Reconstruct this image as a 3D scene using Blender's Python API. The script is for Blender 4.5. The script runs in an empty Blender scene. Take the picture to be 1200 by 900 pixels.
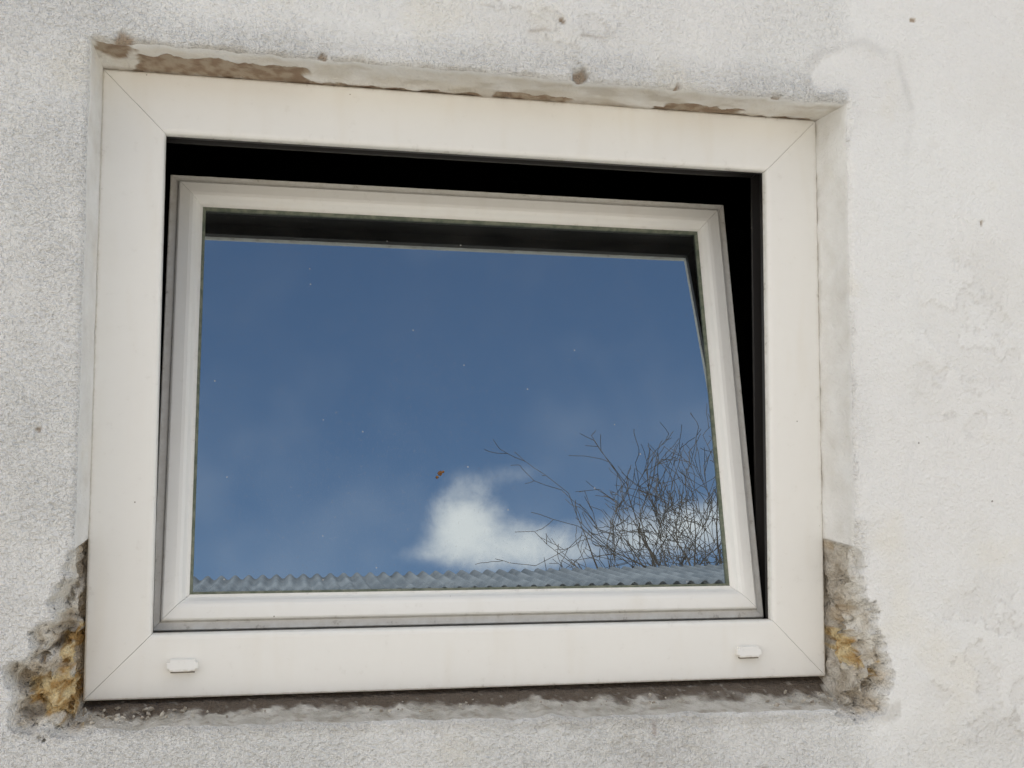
import bpy, bmesh, math, random
import numpy as np
from mathutils import Vector, Matrix
random.seed(7)
Z0=1.35
scene=bpy.context.scene
scene.view_settings.view_transform='Standard'
scene.view_settings.look='None'
scene.view_settings.exposure=0

# ---------------------------------------------------------------- helpers
_rng=np.random.RandomState(3)
_perm=_rng.permutation(256); _perm=np.concatenate([_perm,_perm,_perm])
_grad=_rng.normal(size=(256,3)); _grad/=np.linalg.norm(_grad,axis=1)[:,None]
def perlin(x,y,z):
    x,y,z=np.broadcast_arrays(np.asarray(x,float),np.asarray(y,float),np.asarray(z,float))
    xi=np.floor(x).astype(int);yi=np.floor(y).astype(int);zi=np.floor(z).astype(int)
    xf=x-xi;yf=y-yi;zf=z-zi
    u=xf**3*(xf*(xf*6-15)+10);v=yf**3*(yf*(yf*6-15)+10);w=zf**3*(zf*(zf*6-15)+10)
    def g(a,b,c):
        h=_perm[_perm[_perm[(xi+a)&255]+((yi+b)&255)]+((zi+c)&255)]
        G=_grad[h]
        return G[...,0]*(xf-a)+G[...,1]*(yf-b)+G[...,2]*(zf-c)
    l=lambda a,b,t:a+(b-a)*t
    return l(l(l(g(0,0,0),g(1,0,0),u),l(g(0,1,0),g(1,1,0),u),v),
             l(l(g(0,0,1),g(1,0,1),u),l(g(0,1,1),g(1,1,1),u),v),w)*1.6
def fbm(x,y,z,s,o=3):
    r=0;a=1
    for i in range(o):
        r=r+a*perlin(np.asarray(x)*s+i*17.3,np.asarray(y)*s+5.1*i,np.asarray(z)*s-3.7*i); s*=2.1;a*=.5
    return r
def sstep(a,b,x):
    t=np.clip((x-a)/(b-a),0,1); return t*t*(3-2*t)
def poly_sd(px,pz,poly):
    px=np.asarray(px,float);pz=np.asarray(pz,float)
    d=np.full(px.shape,9.);ins=np.zeros(px.shape,bool);n=len(poly)
    for i in range(n):
        ax,az=poly[i];bx,bz=poly[(i+1)%n]
        ex,ez=bx-ax,bz-az
        t=np.clip(((px-ax)*ex+(pz-az)*ez)/(ex*ex+ez*ez),0,1)
        d=np.minimum(d,np.hypot(px-ax-t*ex,pz-az-t*ez))
        c=((az>pz)!=(bz>pz))&(px<(bx-ax)*(pz-az)/((bz-az) if bz!=az else 1e-9)+ax)
        ins^=c
    return np.where(ins,d,-d)

def new_obj(name,verts,faces,mat=None,parent=None,attrs=None,smooth=False,col=None):
    me=bpy.data.meshes.new(name)
    me.from_pydata([tuple(v) for v in verts] if not isinstance(verts,np.ndarray) else verts.tolist(),[],faces if not isinstance(faces,np.ndarray) else faces.tolist())
    if attrs:
        for k,a in attrs.items():
            at=me.attributes.new(k,'FLOAT','POINT'); at.data.foreach_set('value',np.asarray(a,dtype=np.float32))
    if col is not None:
        at=me.attributes.new('col','FLOAT_COLOR','POINT')
        at.data.foreach_set('color',np.concatenate([col,np.ones((len(col),1))],1).astype(np.float32).ravel())
    if smooth: me.polygons.foreach_set('use_smooth',[True]*len(me.polygons))
    me.update()
    ob=bpy.data.objects.new(name,me); bpy.context.collection.objects.link(ob)
    if mat: me.materials.append(mat)
    if parent: ob.parent=parent
    return ob
def empty(name):
    e=bpy.data.objects.new(name,None); bpy.context.collection.objects.link(e); e.empty_display_size=.1; return e
def box(name,a,b,mat,parent=None,bev=0):
    bm=bmesh.new(); bmesh.ops.create_cube(bm,size=1)
    for v in bm.verts:
        v.co=Vector([(a[i]+b[i])/2+v.co[i]*(b[i]-a[i]) for i in range(3)])
    if bev: bmesh.ops.bevel(bm,geom=list(bm.edges),offset=bev,segments=3,affect='EDGES')
    me=bpy.data.meshes.new(name); bm.to_mesh(me); bm.free()
    ob=bpy.data.objects.new(name,me); bpy.context.collection.objects.link(ob)
    me.materials.append(mat)
    if parent: ob.parent=parent
    return ob

class NT:
    def __init__(s,name):
        s.m=bpy.data.materials.new(name); s.m.use_nodes=True; s.t=s.m.node_tree; s.t.nodes.clear()
        s.out=s.t.nodes.new('ShaderNodeOutputMaterial')
    def n(s,ty,ins=None,**kw):
        nd=s.t.nodes.new(ty)
        for k,v in kw.items(): setattr(nd,k,v)
        for k,v in (ins or {}).items():
            if hasattr(v,'is_linked') : s.t.links.new(v,nd.inputs[k])
            else: nd.inputs[k].default_value=v
        return nd
    def coord(s): return s.n('ShaderNodeTexCoord').outputs['Object']
    def attr(s,name,o='Fac'): return s.n('ShaderNodeAttribute',attribute_name=name).outputs[o]
    def noise(s,scale,detail=3,rough=.55,vec=None,dist=0):
        i={'Scale':scale,'Detail':detail,'Roughness':rough,'Distortion':dist}
        i['Vector']=vec if vec is not None else s.coord()
        return s.n('ShaderNodeTexNoise',i).outputs['Fac']
    def math(s,op,a,b=0.,clamp=False):
        return s.n('ShaderNodeMath',{0:a,1:b},operation=op,use_clamp=clamp).outputs[0]
    def rng(s,x,a,b,c=0.,d=1.):
        return s.n('ShaderNodeMapRange',{'Value':x,'From Min':a,'From Max':b,'To Min':c,'To Max':d},interpolation_type='SMOOTHSTEP').outputs[0]
    def mix(s,f,a,b):
        nd=s.t.nodes.new('ShaderNodeMix'); nd.data_type='RGBA'
        for k,v in ((0,f),(6,a),(7,b)):
            if hasattr(v,'is_linked'): s.t.links.new(v,nd.inputs[k])
            elif k==0: nd.inputs[0].default_value=v
            else: nd.inputs[k].default_value=(*v,1)
        return nd.outputs[2]
    def bsdf(s,col,rough=.8,normal=None,spec=.3):
        p=s.n('ShaderNodeBsdfPrincipled',{'Roughness':rough,'Specular IOR Level':spec})
        if hasattr(col,'is_linked'): s.t.links.new(col,p.inputs['Base Color'])
        else: p.inputs['Base Color'].default_value=(*col,1)
        if normal is not None: s.t.links.new(normal,p.inputs['Normal'])
        s.t.links.new(p.outputs[0],s.out.inputs[0]); return p
    def bump(s,h,dist,strength=1,normal=None):
        i={'Height':h,'Distance':dist,'Strength':strength}
        if normal is not None: i['Normal']=normal
        return s.n('ShaderNodeBump',i).outputs[0]

# ---------------------------------------------------------------- materials
def mat_stucco():
    T=NT('white_stucco')
    co=T.coord();g=T.attr('grain');c=T.attr('col','Color')
    fine=T.noise(250,2,.6,co)
    c=T.mix(T.math('MULTIPLY',T.rng(fine,.30,.48,.24,0),g),c,(.46,.45,.42))
    vor=T.n('ShaderNodeTexVoronoi',{'Vector':co,'Scale':20.})
    sp=T.rng(T.math('ADD',vor.outputs['Distance'],T.math('MULTIPLY',fine,.05)),.045,.055,1,0)
    rnd=T.n('ShaderNodeSeparateColor',{0:vor.outputs['Color']}).outputs[0]
    sp=T.math('MULTIPLY',sp,T.rng(rnd,.82,.85))
    c=T.mix(T.math('MULTIPLY',sp,.7),c,(.14,.11,.08))
    h=T.math('MULTIPLY',fine,g)
    p=T.n('ShaderNodeBsdfDiffuse',{'Color':c,'Normal':T.bump(h,.0115,1)})
    T.t.links.new(p.outputs[0],T.out.inputs[0])
    return T.m
def mat_sill():
    T=NT('rough_mortar')
    T.bsdf(T.attr('col','Color'),.95,T.bump(T.noise(240,2,.7),.006,1),.1)
    return T.m
def mat_pvc():
    T=NT('white_pvc'); d=T.attr('dirt_and_shade');co=T.coord()
    n1=T.noise(60,3,.75,co)
    n0=T.noise(1,2,.6,T.n('ShaderNodeMapping',{'Vector':co,'Scale':(30,30,6)}).outputs[0])
    c=T.mix(T.rng(n0,.5,.8,0,.14),(.88,.865,.82),(.70,.62,.48))
    c=T.mix(T.rng(n1,.60,.85,0,.25),c,(.62,.58,.50))
    dn=T.math('MULTIPLY',T.rng(n1,.35,.62,.15,.85),d)
    c=T.mix(T.math('MINIMUM',dn,1.),c,(.54,.485,.39))
    dk=T.math('MULTIPLY',T.rng(n1,.60,.68),d)
    c=T.mix(T.math('MULTIPLY',dk,.7,True),c,(.17,.13,.09))
    c=T.mix(T.rng(d,1.2,2.0),c,(.018,.016,.015))  # top attribute values paint the unlit inner rebate near-black, as shade
    vor=T.n('ShaderNodeTexVoronoi',{'Vector':co,'Scale':38.})
    sp=T.rng(T.math('ADD',vor.outputs['Distance'],T.math('MULTIPLY',n1,.03)),.04,.055,1,0)
    rnd=T.n('ShaderNodeSeparateColor',{0:vor.outputs['Color']}).outputs[0]
    c=T.mix(T.math('MULTIPLY',T.math('MULTIPLY',sp,T.rng(rnd,.86,.88)),.75),c,(.2,.15,.1))
    T.bsdf(c,.45,None,.35)
    return T.m
def mat_simple(name,a,b,scale,rough=.8,bump=0,bs=200,spec=.3):
    T=NT(name); c=T.mix(T.rng(T.noise(scale,3,.65),.35,.65),a,b)
    T.bsdf(c,rough,T.bump(T.noise(bs,2),bump,1) if bump else None,spec); return T.m
def mat_glass():
    T=NT('window_glass');co=T.coord()
    gl=T.n('ShaderNodeBsdfGlossy',{'Color':(.86,.96,1,1),'Roughness':0.0})
    tr=T.n('ShaderNodeBsdfTransparent',{'Color':(.55,.60,.58,1)})
    lw=T.n('ShaderNodeFresnel',{'IOR':1.5}).outputs[0]
    f=T.math('ADD',T.math('MULTIPLY',lw,.7),.42,True)
    m=T.n('ShaderNodeMixShader',{0:f,1:tr.outputs[0],2:gl.outputs[0]})
    df=T.n('ShaderNodeBsdfDiffuse',{'Color':(.62,.60,.56,1)})
    vor=T.n('ShaderNodeTexVoronoi',{'Vector':co,'Scale':60.})
    rnd=T.n('ShaderNodeSeparateColor',{0:vor.outputs['Color']})
    sp=T.math('MULTIPLY',T.rng(vor.outputs['Distance'],.05,.085,1,0),T.rng(rnd.outputs[0],.84,.88))
    sp=T.math('MULTIPLY',sp,.45)
    film=T.rng(T.noise(6,3,.7,co),.35,.75,.006,.03)
    grit=T.rng(T.noise(420,1,.6,co),.64,.74,0,.12)
    d=T.math('ADD',T.math('ADD',sp,film),grit,True)
    m2=T.n('ShaderNodeMixShader',{0:d,1:m.outputs[0],2:df.outputs[0]})
    T.t.links.new(m2.outputs[0],T.out.inputs[0]); return T.m

M_st=mat_stucco();M_sill=mat_sill();M_pvc=mat_pvc();M_glass=mat_glass()
M_gask=mat_simple('rubber_gasket',(.12,.14,.10),(.22,.23,.17),80,.7)
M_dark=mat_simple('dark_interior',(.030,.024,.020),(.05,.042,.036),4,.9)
M_slot=mat_simple('drain_slot_shade',(.10,.085,.07),(.20,.17,.13),100,.9)  # dark colour for the painted shadow line below the drain caps
M_bug=mat_simple('insect_husk',(.12,.05,.02),(.30,.14,.04),600,.7)
M_corr=mat_simple('weathered_corrugated_sheet',(.11,.125,.145),(.18,.195,.215),3,.9)
M_shed=mat_simple('shed_render',(.36,.33,.28),(.46,.42,.37),2,.9)
M_bark=mat_simple('tree_bark',(.05,.042,.035),(.09,.075,.06),20,.9)
M_roof=mat_simple('roof_tiles',(.22,.10,.07),(.32,.16,.11),5,.85)
M_ground=mat_simple('gravel_yard',(.42,.40,.365),(.54,.52,.48),3,.95)

# ---------------------------------------------------------------- house wall
house=empty('white_stucco_house')
xL,xR,zT,zB=-.004,.905,.732,-.016
PL=[(.03,.168),(.002,.176),(-.004,.170),(-.007,.145),(-.022,.128),(-.026,.103),(-.043,.082),(-.046,.060),(-.062,.045),(-.070,.012),(-.060,-.012),(-.036,-.026),(.0,-.022),(.03,-.02)]
PR=[(.88,.150),(.905,.158),(.910,.148),(.913,.122),(.929,.105),(.931,.070),(.946,.045),(.952,.030),(.949,.004),(.940,-.030),(.91,-.034),(.88,-.03)]
TRW=[(.853,.74),(.850,.765),(.872,.792),(.93,.804),(.972,.790),(.992,.73),(.982,.55),(1.0,.42),(.985,.3),(.96,.2),(.90,.2),(.90,.74)]
def warp(x,z):
    x=np.asarray(x,float);z=np.asarray(z,float)
    inx=sstep(-.08,0,x)*(1-sstep(.9,.98,x)); inz=sstep(-.08,0,z)*(1-sstep(.73,.8,z))
    eT=np.exp(-np.abs(z-zT)/.03)*inx;eB=np.exp(-np.abs(z-zB)/.03)*inx
    eL=np.exp(-np.abs(x-xL)/.03)*inz;eR=np.exp(-np.abs(x-xR)/.03)*inz
    dz=eT*(-.008*x/.9+.0028*fbm(x,0,0,22,5))+eB*(-.012*x/.9+.0035*fbm(x,3,0,24,4))
    dx=eL*(.0014*fbm(0,7,z,20,3))+eR*(.0018*fbm(0,11,z,20,4))
    return x+dx,z+dz
def masks(x,z):
    nx=.013*fbm(x,1,z,34,5);nz=.013*fbm(x,9,z,34,5)
    sdL=poly_sd(x+nx,z+nz,PL);sdR=poly_sd(x+nx,z+nz,PR)
    return sdL,sdR,np.maximum(sdL,sdR)
def rough_mask(x,z):
    r=sstep(.95,.88,x+.03*fbm(x,0,z,5,3))
    low=sstep(-.01,-.07,z+.02*fbm(x,0,z,8,3)); rough=np.maximum(r,low*.42)
    rough=rough*(.7+.3*sstep(-.5,.3,fbm(x,3,z,4,3)))
    rough=rough*(1-.5*sstep(.74,.78,z)*sstep(0,.12,x))
    sdt=poly_sd(x+.006*fbm(x,1,z,20,3),z+.006*fbm(x,5,z,20,3),TRW)
    rough=np.clip(rough*(1-.6*sstep(0,.01,sdt)),.22,1)
    return rough,sdt
def flake(x,z):
    reg=np.maximum(1-sstep(.05,.14,np.hypot((x-1.09)/.8,z-.02)),(1-sstep(.05,.13,np.hypot(x-1.07,(z-.42)/1.6)))*.35)
    reg=np.maximum(reg,(1-sstep(.02,.07,np.hypot(x-.64,(z+.06)/.8)))*.6)
    reg=np.maximum(reg,(1-sstep(.02,.10,np.hypot((x-.52)/1.6,(z-.80))))*.5)
    n=fbm(x,3,z,16,4)
    return reg,n
CHIPS=((.557,.737,.010,.010),(.812,.729,.007,.006),(.03,.735,.012,.004),(.535,.80,.005,.004),(1.09,.58,.004,.003),(-.045,.30,.003,.003),(.56,.868,.004,.003),(.78,-.095,.006,.005),(1.0,.84,.003,.002),(.25,.735,.005,.004),(.68,.733,.004,.004))
def F(x,z):
    x=np.asarray(x,float);z=np.asarray(z,float)
    near=sstep(-.5,-.2,x)*(1-sstep(1.3,1.6,x))
    y=-.075+.0018*fbm(x,0,z,6,3)+.0010*fbm(x,4,z,28,3)
    rm,sdt=rough_mask(x,z)
    y=y+near*rm*.0012*fbm(x,8,z,110,2)
    dT=np.clip(np.maximum(np.maximum(xL-x,x-xR),np.maximum(z-zT,zB-z)),0,1)
    y=y+.0045*(1-np.clip(dT/.0055,0,1))**2
    sdL,sdR,sd=masks(x,z)
    rag=fbm(x,2,z,60,4)
    y=y+sstep(-.001,.002,sd)*(.013+.006*rag)
    lay=fbm(x,12,z,34,4)
    y=y+sstep(.003,.010,sd)*(.012*sstep(-.05,.0,lay)+.014*sstep(.22,.27,lay)+.008*fbm(x,14,z,85,4))
    rl=sstep(.050,.0,-x)*sstep(0,.03,sdL); rr=sstep(.950,.905,x)*sstep(0,.03,sdR)
    y=y+(rl+rr)*(.014+.018*fbm(x,6,z,38,4))
    for cx,cz,r,dp in CHIPS:
        rr_=np.hypot((x-cx)/1.3,z-cz)+.003*fbm(x,8,z,90,3)
        y=y+dp*(1-sstep(r*.5,r,rr_))
    reg,n=flake(x,z)
    y=y+.0012*sstep(.05,.4,reg)*sstep(-.02,.02,n)
    y=y-.0012*sstep(-.002,.004,sdt)
    return y
def axis(lo,hi,step,marks,far_lo,far_hi):
    a=[]; m=[lo]+sorted(marks)+[hi]
    for p,q in zip(m[:-1],m[1:]):
        n=max(1,int(round((q-p)/step))); a+=list(np.linspace(p,q,n,endpoint=False))
    a.append(hi)
    s=.01;v=lo
    while v>far_lo: v=max(far_lo,v-s); a.insert(0,v); s*=1.5
    s=.01;v=hi
    while v<far_hi: v=min(far_hi,v+s); a.append(v); s*=1.5
    return np.array(a)
ST=.0026
ax=axis(-.15,1.22,ST,[xL,xR],-3.5,4.5); az=axis(-.15,.94,ST,[zB,zT],-Z0-.05,1.75)
GX,GZ=np.meshgrid(ax,az,indexing='ij')
GY=F(GX,GZ); WX,WZ=warp(GX,GZ)
nX,nZ=GX.shape
V=np.stack([WX.ravel(),GY.ravel(),(WZ+Z0).ravel()],1)
idx=np.arange(nX*nZ).reshape(nX,nZ)
cx=(ax[:-1]+ax[1:])/2;cz=(az[:-1]+az[1:])/2
keep=~(((cx[:,None]>xL)&(cx[:,None]<xR))&((cz[None,:]>zB)&(cz[None,:]<zT)))
Q=np.stack([idx[:-1,:-1],idx[1:,:-1],idx[1:,1:],idx[:-1,1:]],-1)[keep]
def mixc(f,a,b):
    f=np.clip(f,0,1)[:,None]; return a*(1-f)+np.asarray(b)*f if isinstance(a,np.ndarray) else np.asarray(a)*(1-f)+np.asarray(b)*f
def wall_look(x,y,z,kind='front',tt=None,pl=None):
    x=np.asarray(x,float).ravel();y=np.asarray(y,float).ravel();z=np.asarray(z,float).ravel()
    sdL,sdR,sd=masks(x,z)
    patch=sstep(-.0012,.0012,sd)
    rough,sdt=rough_mask(x,z)
    if kind!='front': rough=np.full_like(x,.2)
    near=sstep(-.5,-.2,x)*(1-sstep(1.3,1.6,x))
    big=fbm(x,y,z,2.2,3);mid=fbm(x,y,z,9,4);sm=fbm(x,y,z,26,4)*near
    c=mixc(sstep(-.4,.4,big),(.86,.855,.83),(.84,.83,.805))
    c=mixc(sstep(.3,.9,mid)*.30,c,(.81,.76,.64))
    c=mixc(sstep(.4,1.0,sm)*.15,c,(.70,.67,.62))
    c=mixc(sstep(.3,-.6,fbm(x,8,z,110,2))*.09*near*rough,c,(.45,.44,.42))
    right=sstep(.95,1.0,x)
    c=mixc(right*sstep(.15,.5,fbm(x,2,z,7,4))*.35,c,(.79,.775,.735))
    reg,n=flake(x,z)
    edge=np.exp(-((n)/.03)**2)*sstep(.1,.5,reg)
    c=mixc(edge*.45,c,(.48,.45,.41))
    c=mixc(sstep(.1,.5,reg)*sstep(0,.1,n)*.22,c,(.68,.66,.63))
    if kind=='front':
        tz=sstep(.62,.74,z)
        c=mixc(.22*sstep(-.002,.01,sdt)*tz*(.6+.6*mid),c,(.68,.66,.64))
        c=mixc(.34*np.exp(-(sdt/.006)**2)*tz*sstep(-.6,.3,sm),c,(.56,.54,.51))
        dB=np.where((x>-.06)&(x<.96),np.abs(z-(zB-.012*x/.9)),1)
        c=mixc(sstep(.014,.002,dB+.008*fbm(x,1,z,25,4))*.6,c,(.62,.60,.56))
        c=mixc(sstep(.006,.0,-sd+.006*fbm(x,4,z,40,4))*.25,c,(.70,.68,.64))
        dT=np.where((x>xL)&(x<xR),np.abs(z-zT+.008*x/.9),1)
        c=mixc(.6*sstep(.007,.0,dT+.006*fbm(x,7,z,40,3)),c,(.58,.54,.47))
        c=mixc(.5*np.exp(-((x-.645-.004*fbm(0,1,z,40,2))/.003)**2)*sstep(-.09,-.06,z)*sstep(-.02,-.035,z)*sstep(-.3,.3,sm),c,(.30,.17,.13))
        c=mixc(.55*np.exp(-((z-.785-.004*fbm(x,1,0,30,3))/.0022)**2)*sstep(.47,.49,x)*sstep(.60,.57,x)*sstep(-.3,.2,sm),c,(.42,.36,.29))
    for cx_,cz_,r_,_ in CHIPS:
        if kind=='front': c=mixc(.8*(1-sstep(r_*.5,r_*.8,np.hypot((x-cx_)/1.3,z-cz_)+.003*fbm(x,8,z,90,3))),c,(.38,.27,.17))
    if kind=='top':
        c=mixc(sstep(.02,.15,tt)*(.5+.45*fbm(x,y,2,25,4)),c,(.66,.61,.52))
        c=mixc(sstep(.2,.8,fbm(x,y*2,1,14,4)+.2)*.5*sstep(.05,.2,tt),c,(.48,.42,.33))
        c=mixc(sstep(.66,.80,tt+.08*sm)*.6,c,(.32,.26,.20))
        c=mixc(pl,c,mixc(sstep(-.3,.3,fbm(x,y,z,60,3)),(.30,.22,.155),(.42,.345,.26)))
    if kind=='side':
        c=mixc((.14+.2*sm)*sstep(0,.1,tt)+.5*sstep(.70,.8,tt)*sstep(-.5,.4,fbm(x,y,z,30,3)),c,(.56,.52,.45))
    mc=mixc(sstep(-.45,.25,fbm(x,y,z,38,4)),(.60,.54,.45),(.80,.76,.68))
    mc=mixc(sstep(.3,.7,fbm(x,y+1,z,70,4))*.5,mc,(.34,.28,.21))
    dep=y+.075
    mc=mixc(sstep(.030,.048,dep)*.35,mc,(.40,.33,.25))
    mc=mixc(sstep(.05,.5,fbm(x,y+3,z,20,3))*.4,mc,(.66,.50,.31))
    if kind=='front': mc=mixc((1-sstep(.002,.009,sd))*.85,mc,(.83,.81,.76))
    c=mixc(patch,c,mc)
    foam=np.zeros_like(x)
    for fx,fy,fz,fr in ((-.024,-.03,.026,.028),(-.004,-.03,.012,.026),(-.006,-.02,.062,.019),(.910,-.02,.036,.020),(.932,-.03,.020,.012)):
        d=np.sqrt((x-fx)**2+((y-fy)*.5)**2+(z-fz)**2)+.015*fbm(x,2,z,60,4)
        foam=np.maximum(foam,sstep(fr,fr*.8,d))
    foam*=sstep(0,.004,sd)
    c=mixc(foam,c,mixc(sstep(-.35,.35,fbm(x,y,z,90,3)),(.48,.30,.12),(.80,.65,.38)))
    return dict(grain=np.clip(np.where(patch>.5,.6,rough),.12,1)),c
A,C=wall_look(GX,GY,GZ)
new_obj('front_wall',V,Q,M_st,house,A,True,C)

def reveal(side,name):
    nt=34
    if side in('T','B'):
        ex=ax[(ax>=xL-1e-9)&(ax<=xR+1e-9)]; ez=np.full_like(ex,zT if side=='T' else zB); ce=np.minimum(ex-xL,xR-ex)
    else:
        ez=az[(az>=zB-1e-9)&(az<=zT+1e-9)]; ex=np.full_like(ez,xL if side=='L' else xR); ce=np.minimum(ez-zB,zT-ez)
    y0=F(ex,ez); wx,wz=warp(ex,ez)
    ix=.002+(ex-xL)/(xR-xL)*.896; iz=-.001+(ez-zB)/(zT-zB)*(.7225+.001)
    t=np.linspace(0,1,nt)[None,:]
    y=y0[:,None]*(1-t)+.02*t
    X=wx[:,None]*(1-t)+ix[:,None]*t; Z=wz[:,None]*(1-t)+iz[:,None]*t
    E=np.repeat(ex[:,None],nt,1);EZ=np.repeat(ez[:,None],nt,1)
    cf=sstep(0,.02,ce)[:,None]
    w=np.sin(np.pi*np.clip(t*1.02,0,1))**.6*cf
    sd=masks(E,EZ)[2]; pt=sstep(-.002,.004,sd)
    n=fbm(E,y,EZ,30,4); pl=0*E; tt=np.broadcast_to(t,E.shape).ravel()
    if side=='T':
        for x0,x1,t0,t1 in ((.035,.235,.30,.82),(.46,.56,.62,.82),(.68,.79,.55,.82),(.0,.035,0,.45),(.24,.45,.74,.84),(.79,.90,.74,.84)):
            e=np.minimum(np.minimum(E-x0,x1-E)/.012,np.minimum(t-t0,t1-t)/.10)
            pl=np.maximum(pl,sstep(-.3,.3,e+.9*fbm(E,y,0,45,4)))
        Z=Z+w*(.0018*n+.0026*pl)
    elif side=='B':
        Z=Z+w*(.0018*n+.0026*fbm(E,y,2,110,3)-.004*np.sin(np.pi*t)); Z=np.minimum(Z,.003)
    else:
        sgn=-1 if side=='L' else 1
        X=X+w*(.0012*n)+sgn*w*pt*(.012+.013*fbm(E,y,EZ,45,4))
    Vv=np.stack([X.ravel(),y.ravel(),(Z+Z0).ravel()],1)
    na=len(ex); id_=np.arange(na*nt).reshape(na,nt)
    q=np.stack([id_[:-1,:-1],id_[1:,:-1],id_[1:,1:],id_[:-1,1:]],-1).reshape(-1,4)
    if side in('B','R'): q=q[:,::-1]
    if side=='B':
        x_,y_=E.ravel(),y.ravel()
        c=mixc(sstep(-.5,.5,fbm(x_,y_,3,30,4)),(.52,.49,.43),(.68,.65,.59))
        c=mixc(sstep(.1,.6,fbm(x_,y_,5,70,4))*.6,c,(.36,.31,.24))
        c=mixc(sstep(.40,.62,tt+.18*fbm(x_,y_,7,28,4))*.94,c,(.13,.10,.075))  # dirty band at the back, deepened with a painted shadow below the frame
        c=mixc(sstep(.45,.9,fbm(x_,y_,9,120,3))*.4,c,(.60,.57,.51))
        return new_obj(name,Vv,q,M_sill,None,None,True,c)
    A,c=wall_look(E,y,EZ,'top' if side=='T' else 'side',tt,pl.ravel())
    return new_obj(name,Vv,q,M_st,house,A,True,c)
reveal('T','lintel_reveal');reveal('L','side_reveal_a');reveal('R','side_reveal_b')
sill=reveal('B','mortar_window_sill')

def crumbs(name,spots,mat,parent,seed):
    rnd=random.Random(seed);bm=bmesh.new()
    for (cx_,cy_,cz_,sx,sy,sz,n,r0,r1) in spots:
        for i in range(n):
            r=rnd.uniform(r0,r1)
            M=Matrix.Translation((cx_+rnd.uniform(-sx,sx),cy_+rnd.uniform(-sy,sy),Z0+cz_+rnd.uniform(-sz,sz)))@Matrix.Rotation(rnd.uniform(0,6),4,Vector((rnd.random(),rnd.random(),rnd.random()+.1)))@Matrix.Diagonal((rnd.uniform(.7,1.5),rnd.uniform(.7,1.3),rnd.uniform(.4,.8),1))
            g=bmesh.ops.create_icosphere(bm,subdivisions=1,radius=r,matrix=M)
            for v in g['verts']: v.co+=Vector((rnd.uniform(-1,1),rnd.uniform(-1,1),rnd.uniform(-1,1)))*r*.3
    me=bpy.data.meshes.new(name);bm.to_mesh(me);bm.free();me.materials.append(mat)
    ob=bpy.data.objects.new(name,me);bpy.context.collection.objects.link(ob);ob.parent=parent;return ob
M_crumb=mat_simple('mortar_crumb',(.28,.24,.19),(.54,.50,.43),90,.95)
crumbs('mortar_crumbs',[(.45,-.035,-.013,.43,.025,.002,60,.0008,.0024),(.06,-.03,-.010,.06,.03,.003,45,.001,.0035),(.85,-.04,-.020,.05,.02,.003,25,.001,.003)],M_crumb,sill,5)

def open_box(name,x0,x1,y0,y1,z0,z1,mat,parent):
    v=[(x0,y0,z0),(x1,y0,z0),(x1,y0,z1),(x0,y0,z1),(x0,y1,z0),(x1,y1,z0),(x1,y1,z1),(x0,y1,z1)]
    f=[(0,1,5,4),(3,7,6,2),(0,4,7,3),(1,2,6,5),(4,5,6,7)]
    return new_obj(name,v,f,mat,parent)
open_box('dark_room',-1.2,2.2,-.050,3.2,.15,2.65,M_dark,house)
box('side_wall_a',(-3.5,-.060,-.05),(-3.25,6,3.1),M_shed,house)
box('side_wall_b',(4.25,-.060,-.05),(4.5,6,3.1),M_shed,house)
box('back_wall',(-3.25,5.75,-.05),(4.25,6,3.1),M_shed,house)
new_obj('roof',[(-3.8,-.30,3.0),(4.8,-.30,3.0),(4.8,3.0,4.0),(-3.8,3.0,4.0),(-3.8,6.4,3.0),(4.8,6.4,3.0),(-3.8,-.30,3.1),(4.8,-.30,3.1),(4.8,3.0,4.1),(-3.8,3.0,4.1),(-3.8,6.4,3.1),(4.8,6.4,3.1)],
 [(0,3,2,1),(3,4,5,2),(6,7,8,9),(9,8,11,10),(0,1,7,6),(4,10,11,5),(0,6,9,3),(3,9,10,4),(1,2,8,7),(2,5,11,8)],M_roof,house)

# ---------------------------------------------------------------- window
win=empty('tilt_window')
def frame_ring(name,x0,x1,z0,z1,prof,mat,parent,xform=None,gap=.0003):
    W=x1-x0;H=z1-z0
    for k,side in enumerate(('bottom','top','left','right')):
        L=W if side in('bottom','top') else H
        n=len(prof)
        vs=[];at=[]
        for e in (0,1):
            for (a,y,d) in prof:
                s=a+gap if e==0 else L-a-gap
                if side=='bottom': p=(x0+s,y,z0+a)
                elif side=='top': p=(x0+s,y,z1-a)
                elif side=='left': p=(x0+a,y,z0+s)
                else: p=(x1-a,y,z0+s)
                vs.append(p);at.append(d)
        fs=[]
        for i in range(n):
            j=(i+1)%n; fs.append((i,j,n+j,n+i))
        fs.append(tuple(range(n))[::-1]); fs.append(tuple(range(n,2*n)))
        me=bpy.data.meshes.new(name+'_'+side); me.from_pydata(vs,[],fs)
        bm=bmesh.new();bm.from_mesh(me);bmesh.ops.recalc_face_normals(bm,faces=bm.faces);bm.to_mesh(me);bm.free()
        A=me.attributes.new('dirt_and_shade','FLOAT','POINT');A.data.foreach_set('value',at)
        if xform is not None: me.transform(xform)
        me.transform(Matrix.Translation((0,0,Z0)))
        me.materials.append(mat)
        ob=bpy.data.objects.new(name+'_'+side,me);bpy.context.collection.objects.link(ob);ob.parent=parent
FP=[(0,.065,.3),(0,.0025,.7),(.0008,.0008,.6),(.0025,0,.25),(.006,0,.05),(.020,0,.02),(.060,0,.02),(.066,0,.04),(.0690,.0005,.05),(.0712,.002,.08),(.0722,.0045,.2),(.0725,.008,.4),(.0725,.012,.6),(.0724,.0125,2),(.0724,.020,2),(.056,.020,2),(.056,.058,2),(.066,.060,2),(.066,.065,2)]
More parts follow.
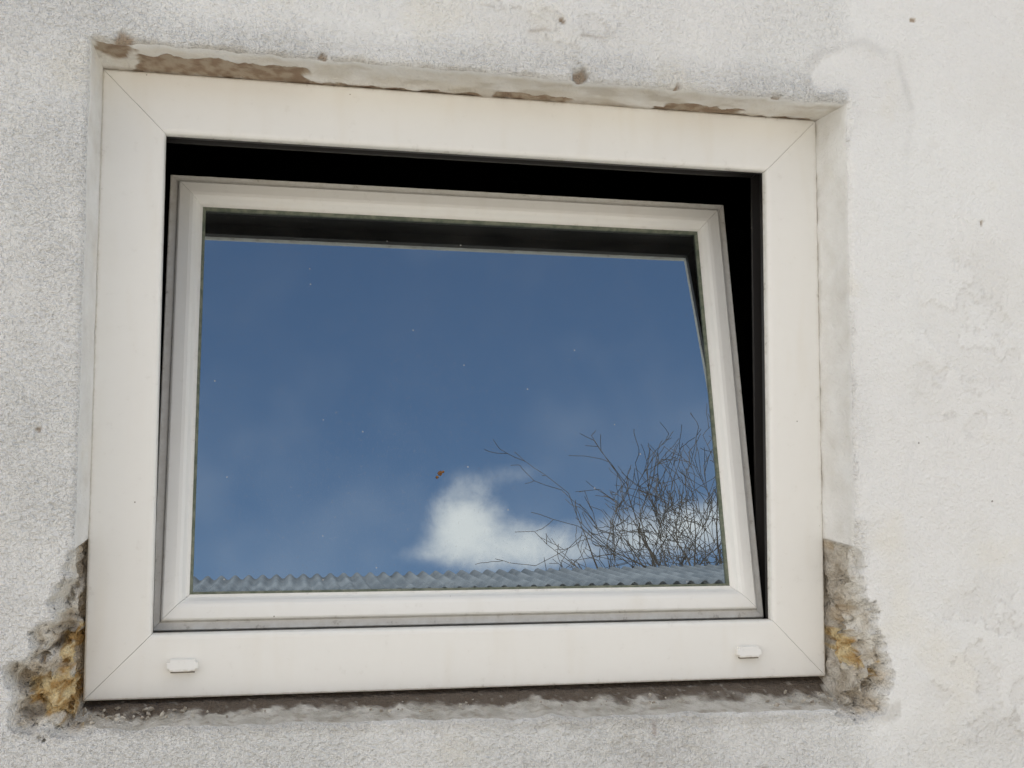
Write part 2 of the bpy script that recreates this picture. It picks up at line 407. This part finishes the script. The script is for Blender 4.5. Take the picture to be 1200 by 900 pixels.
frame_ring('frame',0,.9,0,.7242,FP,M_pvc,win)
TILT=math.radians(12)
SX0,SX1,SH=.0685,.8305,.582
X=Matrix.Translation((0,.0235,.0735))@Matrix.Rotation(-TILT,4,'X')
SP=[(0,.052,.6),(0,.0085,.5),(.0012,.0072,.4),(.0095,.0068,.2),(.0108,.0035,.35),(.0115,.0012,.2),(.0135,0,.06),(.026,0,.02),(.0300,.0008,.0),(.0335,.0035,.0),(.0365,.0085,.0),(.0385,.0105,.06),(.0420,.0112,.2),(.0420,.030,.3),(.0300,.052,.3)]
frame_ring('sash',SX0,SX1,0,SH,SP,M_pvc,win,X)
GP=[(.0415,.0118,0),(.0425,.0108,0),(.0450,.0122,0),(.0455,.0150,0),(.0455,.022,0),(.0415,.022,0)]
frame_ring('gasket',SX0,SX1,0,SH,GP,M_gask,win,X,0)
gx0,gx1,gz0,gz1=SX0+.044,SX1-.044,.044,SH-.044
def plate(name,y,mat,ins=0):
    ob=new_obj(name,[(gx0+ins,y,gz0+ins),(gx1-ins,y,gz0+ins),(gx1-ins,y,gz1-ins),(gx0+ins,y,gz1-ins)],[(0,1,2,3)],mat,win)
    ob.data.transform(X);ob.data.transform(Matrix.Translation((0,0,Z0)));return ob
plate('glass_pane',.0155,M_glass)
def cap(name,x,z,w):
    bm=bmesh.new();bmesh.ops.create_cube(bm,size=1)
    for v in bm.verts: v.co=Vector((v.co.x*w,v.co.y*.007,v.co.z*.0130))
    for v in bm.verts:
        if v.co.y<0 and v.co.z<0: v.co.y-=.0035
    ed=[e for e in bm.edges if abs((e.verts[0].co-e.verts[1].co).normalized().y)>.7]
    bmesh.ops.bevel(bm,geom=ed,offset=.0032,segments=5,affect='EDGES')
    ed=[e for e in bm.edges if all(v.co.y<-.001 for v in e.verts)]
    bmesh.ops.bevel(bm,geom=ed,offset=.0006,segments=2,affect='EDGES')
    me=bpy.data.meshes.new(name);bm.to_mesh(me);bm.free()
    me.transform(Matrix.Translation((x,-.0030,Z0+z)));me.materials.append(M_pvc)
    a=me.attributes.new('dirt_and_shade','FLOAT','POINT')
    a.data.foreach_set('value',[.8 if v.co.z<Z0+z-.005 else .05 for v in me.vertices])
    ob=bpy.data.objects.new(name,me);bpy.context.collection.objects.link(ob);ob.parent=win
    box(name+'_slot',(x-w*.38,-.0055,Z0+z-.0084),(x+w*.40,.001,Z0+z-.0063),M_slot,win)  # thin dark box stands in for the shadow at the cap's lower opening
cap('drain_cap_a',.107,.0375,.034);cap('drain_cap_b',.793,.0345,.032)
def husk(name,x,h,rs):
    bm=bmesh.new();rnd=random.Random(2)
    for (dx,dz,r) in rs:
        g=bmesh.ops.create_icosphere(bm,subdivisions=2,radius=r,matrix=Matrix.Translation((x+dx,.0145,h+dz))@Matrix.Diagonal((1,.4,1,1)))
        for v in g['verts']: v.co+=Vector([rnd.uniform(-1,1)*r*.2 for _ in range(3)])
    me=bpy.data.meshes.new(name);bm.to_mesh(me);bm.free();me.transform(X);me.transform(Matrix.Translation((0,0,Z0)));me.materials.append(M_bug)
    ob=bpy.data.objects.new(name,me);bpy.context.collection.objects.link(ob);ob.parent=win
husk('insect_husk',.413,.190,[(0,0,.0030),(.004,.002,.0015),(-.004,-.005,.0018)])

# ---------------------------------------------------------------- surroundings (seen in the glass)
def ground():
    n=60;a=np.sign(np.linspace(-1,1,n))*np.abs(np.linspace(-1,1,n))**3*400
    gx,gy=np.meshgrid(a,a,indexing='ij');gz=.03*perlin(gx*.3,gy*.3,0)
    gz=np.where((np.abs(gx)<8)&(np.abs(gy)<8),0,gz)
    v=np.stack([gx.ravel(),gy.ravel(),gz.ravel()],1);i=np.arange(n*n).reshape(n,n)
    q=np.stack([i[:-1,:-1],i[1:,:-1],i[1:,1:],i[:-1,1:]],-1).reshape(-1,4)
    new_obj('ground',v,q,M_ground,None,None,True)
ground()
shed=empty('corrugated_roof_shed')
def corr(name,x0,x1,ya,za,yb,zb,pitch,amp,th=.006):
    n=int((x1-x0)/pitch*8);xs=np.linspace(x0,x1,n);h=amp*np.sin(xs/pitch*2*math.pi)
    L=math.hypot(yb-ya,zb-za);ny,nz=-(zb-za)/L,(yb-ya)/L
    if nz<0: ny,nz=-ny,-nz
    vs=[]
    for (y,z) in ((ya,za),(yb,zb)):
        for off in (0,-th):
            for x_,h_ in zip(xs,h): vs.append((x_,y+ny*(h_+off),z+nz*(h_+off)))
    f=[]
    A=lambda k,i:k*n+i
    for i in range(n-1):
        f+=[(A(0,i),A(0,i+1),A(2,i+1),A(2,i)),(A(1,i+1),A(1,i),A(3,i),A(3,i+1)),(A(0,i+1),A(0,i),A(1,i),A(1,i+1)),(A(2,i),A(2,i+1),A(3,i+1),A(3,i))]
    return new_obj(name,vs,f,M_corr,shed,None,True)
corr('roof_sheet_front',-6,8,.0,3.655,-1.25,4.215,.105,.018)
corr('roof_sheet_back',-6,8,-1.27,4.205,-4.0,3.1,.105,.018)
box('wall',(-5.7,-3.8,-.05),(7.7,-.35,3.45),M_shed,shed)
box('fascia_board',(-5.9,-.33,3.42),(7.9,-.28,3.64),M_bark,shed)
box('door',(-1,-.345,0),(0,-.31,2.05),M_bark,shed)
shed.location=(0,-6.45,0);shed.rotation_euler=(0,0,math.radians(1.8))

def bare_tree(name,loc,height,R,seed):
    rnd=random.Random(seed);segs=[]
    cz_=height-R*1.15
    def ok(p): return (p.x/R)**2+(p.y/R)**2+((p.z-cz_)/(R*1.15))**2<1.0 or p.z<cz_
    def twig(p,d,L,r,depth):
        n=5
        for i in range(n):
            d=(d+Vector((rnd.gauss(0,.15),rnd.gauss(0,.15),rnd.gauss(.05,.10)))).normalized()
            p2=p+d*(L/n);r2=max(r*(1-.12*(i+1)),.0045)
            if not ok(p2) and rnd.random()<.35: return
            segs.append((p.copy(),p2.copy(),r,r2));p=p2;r=r2
            if depth<4 and i>=1 and rnd.random()<(.78 if depth<3 else .5):
                ax_=d.cross(Vector((rnd.gauss(0,1),rnd.gauss(0,1),rnd.gauss(0,1)))).normalized()
                nd=(Matrix.Rotation(rnd.uniform(.35,1.0),3,ax_)@d)
                twig(p.copy(),nd.normalized(),L*rnd.uniform(.45,.72),max(r*.6,.0052),depth+1)
    p=Vector((0,0,-.1))
    segs.append((p,Vector((0.03,0,1.4)),.16,.13));segs.append((Vector((0.03,0,1.4)),Vector((-.02,.03,2.6)),.13,.11))
    base=Vector((-.02,.03,2.6))
    for k in range(11):
        a=k*2.4+rnd.uniform(-.3,.3);t=.12+.66*((k+.5)/11)
        d=Vector((math.cos(a)*math.sin(t),math.sin(a)*math.sin(t),math.cos(t)))
        L=(height-2.6)*.60
        q=base.copy();r=.075;n=10
        for i in range(n):
            d=(d+Vector((rnd.gauss(0,.07),rnd.gauss(0,.07),rnd.gauss(.04,.05)))).normalized()
            q2=q+d*(L/n)*1.1;r2=r*.86
            segs.append((q.copy(),q2.copy(),r,r2));q=q2;r=r2
            if i>3:
                ax_=d.cross(Vector((rnd.gauss(0,1),rnd.gauss(0,1),rnd.gauss(0,1)))).normalized()
                twig(q.copy(),(Matrix.Rotation(rnd.uniform(.35,.9),3,ax_)@d).normalized(),rnd.uniform(1.0,1.7),r*.6,1)
        twig(q.copy(),d,1.5,r,1);twig(q.copy(),(d+Vector((rnd.gauss(0,.4),rnd.gauss(0,.4),0))).normalized(),1.5,r*.8,1)
    vs=[];fs=[]
    for p,q_,r1,r2 in segs[:90000]:
        d=(q_-p).normalized();u=d.orthogonal().normalized();w=d.cross(u);b=len(vs)
        for c,r in((p,r1),(q_,r2)):
            for k in range(3):
                a=k*math.pi*2/3;vs.append(tuple(c+u*math.cos(a)*r+w*math.sin(a)*r))
        for k in range(3): fs.append((b+k,b+(k+1)%3,b+3+(k+1)%3,b+3+k))
    ob=new_obj(name,vs,fs,M_bark,None);ob.location=loc
    return ob
bare_tree('bare_tree',(6.65,-13.5,0),8.15,2.8,5)

# ---------------------------------------------------------------- camera
cd=bpy.data.cameras.new('camera');cam=bpy.data.objects.new('camera',cd);bpy.context.collection.objects.link(cam)
cd.sensor_width=36;cd.lens=42;cd.clip_end=2000;cd.clip_start=.02
r=Vector((.9773,-.2119,.0035)).normalized();fw=Vector((.2109,.9743,.0795)).normalized()
r=(r-fw*r.dot(fw)).normalized();up=r.cross(fw)
m=Matrix.Identity(4)
for i in range(3): m[i][0]=r[i];m[i][1]=up[i];m[i][2]=-fw[i]
m[0][3],m[1][3],m[2][3]=.18,-1.428,.249+Z0
cam.matrix_world=m;scene.camera=cam

# ---------------------------------------------------------------- light
SUN_EL=math.radians(52);SUN_AZ=math.radians(-20)
sd=Vector((math.sin(SUN_AZ)*math.cos(SUN_EL),math.cos(SUN_AZ)*math.cos(SUN_EL),math.sin(SUN_EL)))
sl=bpy.data.lights.new('sun','SUN');sl.energy=5;sl.angle=math.radians(.5);sl.color=(1,.96,.90)
so=bpy.data.objects.new('sun',sl);bpy.context.collection.objects.link(so);so.rotation_euler=sd.to_track_quat('Z','Y').to_euler()
w=bpy.data.worlds.new('World');scene.world=w;w.use_nodes=True;nt=w.node_tree;nt.nodes.clear()
class WT(NT):
    def __init__(s): s.t=nt
T=WT()
sky=T.n('ShaderNodeTexSky',sky_type='NISHITA',sun_disc=False,sun_elevation=SUN_EL,sun_rotation=SUN_AZ,altitude=300,air_density=1.15,dust_density=.8,ozone_density=3.0)
tc=T.n('ShaderNodeTexCoord').outputs['Generated']
sx=T.n('ShaderNodeSeparateXYZ',{0:tc})
dX,dY,dZ=sx.outputs
def gauss(cx_,cz_,sx_,sz_,amp):
    a=T.math('DIVIDE',T.math('SUBTRACT',dX,cx_),sx_);b=T.math('DIVIDE',T.math('SUBTRACT',dZ,cz_),sz_)
    q=T.math('ADD',T.math('MULTIPLY',a,a),T.math('MULTIPLY',b,b))
    return T.math('MULTIPLY',T.math('EXPONENT',T.math('MULTIPLY',q,-1.)),amp)
front=T.rng(dY,-.5,-.2,1,0)
g=gauss(.172,.369,.030,.029,1.35)
for a in ((.215,.346,.045,.020,.75),(.31,.342,.10,.022,.72),(.37,.347,.05,.024,.45),(.225,.402,.045,.010,.32),(.14,.345,.05,.008,.3)):
    g=T.math('ADD',g,gauss(*a))
n1=T.noise(19,6,.68,tc,.3);n2=T.noise(5,3,.6,tc)
local=T.math('MULTIPLY',T.rng(T.math('ADD',g,T.math('MULTIPLY',T.math('SUBTRACT',n1,.5),1.8)),.0,1.5),front)
local=T.math('MULTIPLY',local,T.rng(g,.05,.7))
wisp=T.math('MULTIPLY',T.rng(n2,.42,.72,0,.11),front)
away=T.math('MAXIMUM',T.rng(dY,-.45,-.1),T.math('MAXIMUM',T.rng(dX,-.45,-.25,1,0),T.rng(dZ,.70,.8)))
fill_clouds=T.math('MULTIPLY',T.rng(n2,.38,.54),away)  # unseen clouds added outside the reflected sky to brighten the shaded wall
m_=T.math('MAXIMUM',T.math('MAXIMUM',local,wisp),fill_clouds,True)
skyc=T.n('ShaderNodeVectorMath',{0:sky.outputs[0],1:(.15,.15,.15)},operation='MULTIPLY').outputs[0]
cl=T.mix(front,(2.5,2.48,2.44),(1.5,1.46,1.42))  # added unseen clouds shine brighter than the reflected ones
col=T.mix(m_,skyc,cl)
bg=T.n('ShaderNodeBackground',{'Color':col,'Strength':1.0})
wo=T.n('ShaderNodeOutputWorld');nt.links.new(bg.outputs[0],wo.inputs[0])
w.cycles.sampling_method='MANUAL';w.cycles.sample_map_resolution=256
